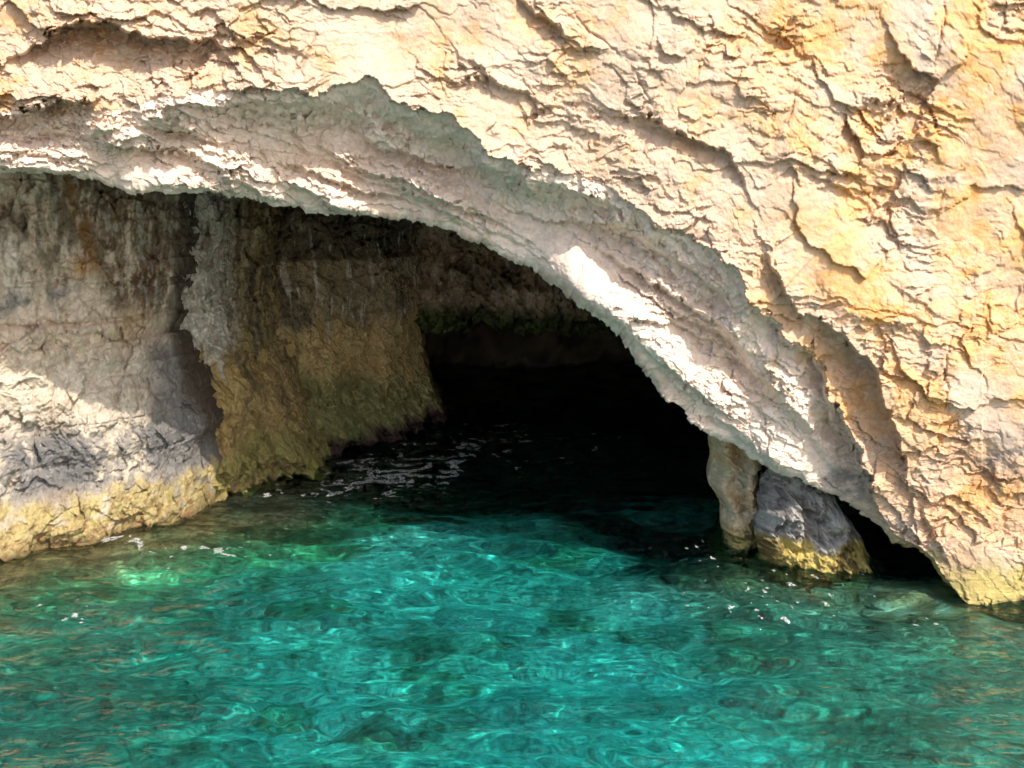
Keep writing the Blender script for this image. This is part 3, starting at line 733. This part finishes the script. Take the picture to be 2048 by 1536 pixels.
def build_sea():
    def axis(lo, hi, step, out0, out1, k=40):
        core = np.arange(lo, hi, step)
        a = lo - (lo - out0) * (np.linspace(0, 1, k)[1:] ** 3); b = hi + (out1 - hi) * (np.linspace(0, 1, k)[0:] ** 3)
        return np.concatenate([a[::-1], core, b])
    # seabed
    X = axis(-7, 7, 0.03 / Q, -900, 900); Yv = axis(4, 22, 0.03 / Q, -900, 40)
    x, y = np.meshgrid(X, Yv)
    far = np.clip(np.maximum(np.abs(x) - 9, 3 - y), 0, 60)
    xc = np.clip(x, -20, 20); yc = np.clip(y, -10, 45)
    z = bed_depth(xc, yc)
    k1, e1, r1 = facet(xc * 1.1, yc * 1.1, 1010, 1.0); k2, _, r2 = facet(xc * 3.0, yc * 3.0, 1011, 1.0); k3, _, r3 = facet(xc * 8, yc * 8, 1012, 1)
    z = z + 0.07 * k1 + 0.045 * k2 + .02 * k3 - far * 0.12
    n1 = fbm(xc * .55, yc * .8, 1020, 4, .55); n2 = fbm(xc * 2.2, yc * 2.2, 1021, 4, .6)
    c = np.empty(x.shape + (3,), f32); c[:] = (0.80, 0.78, 0.68)
    c = cmix(c, (0.48, 0.47, 0.34), sstep(.05, .7, n1 + .35 * n2))
    c = cmix(c, (0.28, 0.28, 0.18), sstep(.3, 1.1, n1 + .5 * n2 + (r2 - .5) * .3))
    side = np.maximum(sstep(-1.6, -3.6, xc + .7 * n1 + .25 * (yc - 10)), sstep(1.2, 2.8, xc + .7 * n1))
    c = cmix(c, (0.36, 0.35, 0.22), side * .75)
    c = cmix(c, (0.86, 0.85, 0.78), (1 - side) * sstep(-.2, .45, -n1 + .4 * n2) * .8)
    sh = sstep(-.66, -.25, z)
    c = cmix(c, (0.22, 0.20, 0.06), sh * sstep(-.5, .3, n1 + n2 * .5) * .8)
    c = cmix(c, (0.42, 0.46, 0.16), sh * sstep(.1, .5, n2 - .3 * n1) * .8)
    c = cmix(c, (0.16, 0.11, 0.05), sstep(-.30, -.10, z) * .8)
    la = (yc - 12.1) - (xc + 5.4) * 0.94 + .5 * n1
    c = cmix(c, (0.36, 0.36, 0.16), sstep(-2.6, -1.2, la) * .8)
    c = cmix(c, (0.66, 0.70, 0.36), sstep(-2.4, -1.4, la) * sstep(.15, .5, fbm(xc * 1.1 + 4, yc * 1.6, 1033, 3)))
    c = cmix(c, (0.29, 0.20, 0.09), sstep(-1.1, -.3, la + .3 * n2) * .85)
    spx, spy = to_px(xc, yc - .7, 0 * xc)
    c = cmix(c, (0.045, 0.045, 0.04), np.maximum.reduce([1.2 * col(spx + 40 * n1, spy + 20 * n2, 1370, 1105, 170, 62, .3), col(spx + 40 * n1, spy, 1830, 1150, 110, 40, .3), .8 * col(spx, spy + 20 * n1, 1250, 1050, 150, 40, .1)]) * 1.3)  # shadow before the arch foot, carried further by darkening the bed colour
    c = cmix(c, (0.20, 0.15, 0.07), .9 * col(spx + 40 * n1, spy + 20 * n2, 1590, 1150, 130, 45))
    c = cmix(c, (0.11, 0.10, 0.07), sstep(14.0, 15.6, yc - .3 * xc + .5 * n1))  # darkness of the cave painted into the bed inside its mouth
    mesh_obj('seabed', np.stack([x, y, z], -1), grid_faces(*x.shape), M_BED, col=c, kind='structure', label='pale seabed with dark weed patches and painted-in shade by the cave under the water', category='seabed')
    # water surface
    X = axis(-7.5, 7.5, 0.016 / Q, -1500, 1500); Yv = axis(5.2, 20, 0.022 / Q, -1500, 40)
    x, y = np.meshgrid(X, Yv)
    h = waves(x, y)
    # water takes out red, then blue, along the slanting way to the bed: deeper water lets less of it through
    dep = np.clip(-bed_depth(np.clip(x, -20, 20), np.clip(y + .8, -10, 45)), 0.1, 6)
    dep = dep + np.clip(np.maximum(np.abs(x) - 9, 3 - y), 0, 40) * .12
    k = np.array([1.22, 0.075, 0.075], f32)
    c = np.exp(-dep[..., None] * 1.35 * k)
    mw, nt, N, L = new_mat('sea_water')
    for n in list(N):
        if n.type != 'OUTPUT_MATERIAL':
            N.remove(n)
    out = [n for n in N if n.type == 'OUTPUT_MATERIAL'][0]
    at = N.new('ShaderNodeAttribute'); at.attribute_name = 'stain'
    rf = N.new('ShaderNodeBsdfRefraction'); rf.inputs['IOR'].default_value = 1.33; rf.inputs['Roughness'].default_value = 0.0
    gl = N.new('ShaderNodeBsdfGlossy'); gl.inputs['Roughness'].default_value = 0.02
    fr = N.new('ShaderNodeFresnel'); fr.inputs['IOR'].default_value = 1.33
    m2 = N.new('ShaderNodeMixShader')
    L.new(at.outputs['Color'], rf.inputs['Color'])
    tc = N.new('ShaderNodeTexCoord')
    prev = None
    for sc_, rot, det, st, dist in (((2.2, 5.5, 1), .25, 5.0, 1.0, .10), ((7.0, 18, 1), -.35, 4.0, 1.0, .035)):
        mp = N.new('ShaderNodeMapping'); mp.inputs['Scale'].default_value = sc_; mp.inputs['Rotation'].default_value = (0, 0, rot)
        nz = N.new('ShaderNodeTexNoise'); nz.inputs['Scale'].default_value = 1.0; nz.inputs['Detail'].default_value = det; nz.inputs['Roughness'].default_value = .5; nz.inputs['Distortion'].default_value = .7
        bp = N.new('ShaderNodeBump'); bp.inputs['Strength'].default_value = st; bp.inputs['Distance'].default_value = dist
        L.new(tc.outputs['Object'], mp.inputs['Vector']); L.new(mp.outputs[0], nz.inputs['Vector']); L.new(nz.outputs['Fac'], bp.inputs['Height'])
        if prev is not None:
            L.new(prev.outputs[0], bp.inputs['Normal'])
        prev = bp
    for nd in (gl, fr):
        L.new(prev.outputs[0], nd.inputs['Normal'])
    L.new(fr.outputs[0], m2.inputs[0]); L.new(rf.outputs[0], m2.inputs[1]); L.new(gl.outputs[0], m2.inputs[2])
    L.new(m2.outputs[0], out.inputs['Surface'])
    o = mesh_obj('sea', np.stack([x, y, h], -1), grid_faces(*x.shape), mw, col=c, kind='structure', label='clear turquoise sea with small ripples in front of the cave', category='sea')
    o.cycles.is_caustics_caster = True


_wr = np.random.default_rng(5)
WAVES = []
for _i in range(110):
    _lam = 0.13 * (1.6 / 0.13) ** _wr.random()
    _ang = math.radians(78) + _wr.normal() * 0.45
    WAVES.append((math.cos(_ang) * 2 * math.pi / _lam, math.sin(_ang) * 2 * math.pi / _lam, (0.024 if _lam > .4 else .0155) * _lam / (2 * math.pi), _wr.random() * 6.28, _lam))


def waves(x, y):
    h = np.zeros_like(x)
    calm = np.exp(-np.clip(np.abs(x) - 9, 0, 90) / 4) * np.exp(-np.clip(4 - y, 0, 90) / 4)
    w1 = fbm(x * .6, y * .6, 1101, 3); w2 = fbm(x * .6 + 7, y * .6, 1102, 3)
    wx = x + 0.30 * w1; wy = y + 0.30 * w2
    g1 = 0.8 + 0.9 * fbm(x * .5, y * .7, 1105, 3); g2 = 0.8 + 0.9 * fbm(x * .5 + 20, y * .7, 1106, 3)
    for i, (kx, ky, a, ph, lam) in enumerate(WAVES):
        h += a * np.sin(kx * wx + ky * wy + ph) * (g1 if i % 2 else g2)
    return h * calm


def to_px(x, y, z):
    f = y * CP - (z - CAM_Z) * SP; u = y * SP + (z - CAM_Z) * CP
    return 1024 + FPX * x / f, 768 - FPX * u / f


def build_foam():
    x, y = np.meshgrid(np.arange(-5.6, 5.2, 0.011 / Q), np.arange(9.5, 19.5, 0.014 / Q))
    px, py = to_px(x, y, 0 * x)
    wv = fbm(x * 1.6, y * 1.1, 1201, 3) * .35
    lace = ridged(x * 1.2 + wv, y * 1.7 + wv, 1202, 5)                     # drifting threads
    fine = fbm(x * 9, y * 6, 1203, 3)
    _, _, r = facet(x * 7, y * 4, 1204); dd = fbm(x * 10, y * 5.5, 1205, 3)
    thread = np.zeros_like(x)
    for cx, cy, rx, ry, ang, a in ((850, 935, 190, 50, -0.12, 1.0), (720, 960, 120, 26, -.25, .9), (1000, 870, 90, 40, 0, .7), (760, 985, 80, 10, .05, .7), (540, 985, 60, 14, 0, .6), (240, 1085, 110, 14, .1, 1.0),
                                   (400, 1100, 150, 16, .1, .9), (140, 1215, 70, 40, .3, .5), (1710, 1105, 40, 14, 0, 1.1), (1230, 900, 160, 60, .1, .35), (1050, 800, 150, 40, 0, .35), (470, 1035, 40, 8, 0, .5)):
        thread = np.maximum(thread, a * col(px, py, cx, cy, rx, ry, ang))
    m = lace + .22 * fine + .42 * thread > 1.06
    m &= thread > .12
    fleck = np.zeros_like(x)
    for cx, cy, rx, ry, a in ((1560, 1200, 170, 50, 1.0), (1420, 1110, 60, 40, 1.0), (1700, 1130, 60, 50, 1.0), (1870, 1240, 60, 40, .7), (1620, 1160, 60, 30, .7), (1150, 790, 250, 60, .55), (1000, 860, 120, 50, .8), (300, 1130, 150, 60, .3)):
        fleck = np.maximum(fleck, a * col(px, py, cx, cy, rx, ry))
    m |= (dd + .5 * fine + .42 * fleck > 1.04) & (fleck > .25)
    F = grid_faces(*x.shape)[m[:-1, :-1].ravel()]
    fm, nt, N, L = new_mat('foam_white')
    b = N['Principled BSDF']; b.inputs['Base Color'].default_value = (.72, .74, .74, 1); b.inputs['Roughness'].default_value = .8
    nz = N.new('ShaderNodeTexNoise'); nz.inputs['Scale'].default_value = 40; nz.inputs['Detail'].default_value = 4
    tc = N.new('ShaderNodeTexCoord'); L.new(tc.outputs['Object'], nz.inputs['Vector'])
    mr = N.new('ShaderNodeMapRange'); mr.inputs[1].default_value = .35; mr.inputs[2].default_value = .65; mr.inputs[3].default_value = .05; mr.inputs[4].default_value = .75
    L.new(nz.outputs['Fac'], mr.inputs[0]); L.new(mr.outputs[0], b.inputs['Alpha'])
    mesh_obj('sea_foam', np.stack([x, y, waves(x, y) + .006], -1), F, fm, kind='stuff', label='thin white foam streaks and flecks drifting on the sea by the rocks', category='foam')


def build_sunken_rocks():
    spots = [((300, 1235), .55, .34, .2, 'dark sunken rock below the foam near the left shore'),
             ((640, 1205), .50, .30, -.1, 'dark sunken rock beside a bright turquoise patch, left of the middle'),
             ((1130, 1110), .85, .25, .25, 'long dark sunken rock at the shadow edge of the cave mouth'),
             ((1500, 1255), .50, .30, .1, 'dark sunken rock in front of the grey boulder'),
             ((1850, 1190), .80, .45, -.2, 'brown sunken rock beside the right foot of the cliff'),
             ((560, 1440), .42, .25, .3, 'small dark sunken rock lowest in the photo, left of the middle')]
    for i, ((px, py), rx, ry, h, lab) in enumerate(spots):
        a, b, c = ray(px, py); k = -CAM_Z / c; X0, Y0 = a * k, b * k
        dep = 1.2
        for _ in range(4):
            dep = float(-bed_depth(np.array(X0), np.array(Y0 + dep * .95)))
        cx, cy = X0 + a / b * dep * .95, Y0 + dep * .95
        th, ph = np.meshgrid(np.linspace(0, 2 * math.pi, 120), np.linspace(0, math.pi / 2, 40))
        ux, uy, uz = np.cos(th) * np.cos(ph), np.sin(th) * np.cos(ph), np.sin(ph)
        n = 1 + .24 * fbm(ux * 1.6 + i * 7, uy * 1.6 + uz * 1.3, 1300 + i, 3) + .10 * facet(ux * 2.5 + i, uy * 2.5 + uz * 2, 1320 + i)[0]
        n[:, -1] = n[:, 0]
        ang = .5 * i
        qx, qy = ux * rx * n, uy * ry * n * 1.3
        P = np.stack([cx + qx * math.cos(ang * .3) - qy * math.sin(ang * .3), cy + qx * math.sin(ang * .3) + qy * math.cos(ang * .3), -dep - .15 + uz * (.18 + .2 * ry) * n + .05], -1)
        cc = np.empty(ux.shape + (3,), f32); cc[:] = (.38, .37, .25) if i != 4 else (.36, .27, .15)
        cc = cmix(cc, (.50, .49, .36), sstep(-.1, .5, fbm(qx * 4, qy * 4, 1340 + i, 4)))
        o = mesh_obj('sunken_rock', P, grid_faces(*ux.shape), M_WALL, col=cc, label=lab, category='rock', group='sunken rocks on the seabed')
        o.cycles.is_caustics_receiver = True


# ------------------------------------------------------------------ build
build_cliff()
if not os.environ.get('ONLY'):
    build_buttresses()
    build_cave_back()
    build_sea()
    build_foam()
    build_sunken_rocks()

sc = bpy.context.scene
cam = bpy.data.cameras.new('camera'); co = bpy.data.objects.new('camera', cam); COL.objects.link(co)
co.location = (0, 0, CAM_Z); co.rotation_euler = (math.pi / 2 - PITCH, 0, 0)
cam.sensor_width = 36; cam.lens = 36 * FPX / 2048; cam.clip_end = 5000
sc.camera = co

el = math.asin(SUN[2]); az = math.atan2(SUN[0], SUN[1])      # azimuth clockwise from +Y
w = bpy.data.worlds.new('World'); sc.world = w; w.use_nodes = True
sky = w.node_tree.nodes.new('ShaderNodeTexSky'); sky.sky_type = 'NISHITA'; sky.sun_disc = False
sky.sun_elevation = el; sky.sun_rotation = az
bg = w.node_tree.nodes['Background']; bg.inputs['Strength'].default_value = 0.15; sky.dust_density = 2.5; sky.ozone_density = 0.5; sky.air_density = 1.0
w.node_tree.links.new(sky.outputs[0], bg.inputs['Color'])
sd = bpy.data.lights.new('sun', 'SUN'); sd.energy = 3.3; sd.angle = math.radians(0.5); sd.color = (1.0, 0.91, 0.78)
so = bpy.data.objects.new('sun', sd); COL.objects.link(so)
from mathutils import Vector
so.rotation_euler = Vector(SUN).to_track_quat('Z', 'Y').to_euler()
so.location = (8, -9, 20)
sd.cycles.is_caustics_light = True
for o in sc.objects:
    if o.type == 'MESH' and o.name.split('.')[0] in ('seabed', 'rock_buttress', 'algae_crust', 'shore_rock', 'rock_pillar', 'grey_boulder'):
        o.cycles.is_caustics_receiver = True

sc.view_settings.view_transform = 'Standard'; sc.view_settings.look = 'None'; sc.view_settings.gamma = 1
sc.view_settings.exposure = 0.70
cy = sc.cycles
cy.use_denoising = True
try:
    cy.denoiser = 'OPENIMAGEDENOISE'
except Exception:
    pass
cy.max_bounces = 10; cy.diffuse_bounces = 6; cy.glossy_bounces = 4; cy.transmission_bounces = 6; cy.transparent_max_bounces = 8
cy.sample_clamp_indirect = 6
cy.use_adaptive_sampling = True; cy.adaptive_threshold = 0.03; cy.adaptive_min_samples = 12
cy.caustics_reflective = True; cy.blur_glossy = 2.0; cy.caustics_refractive = True
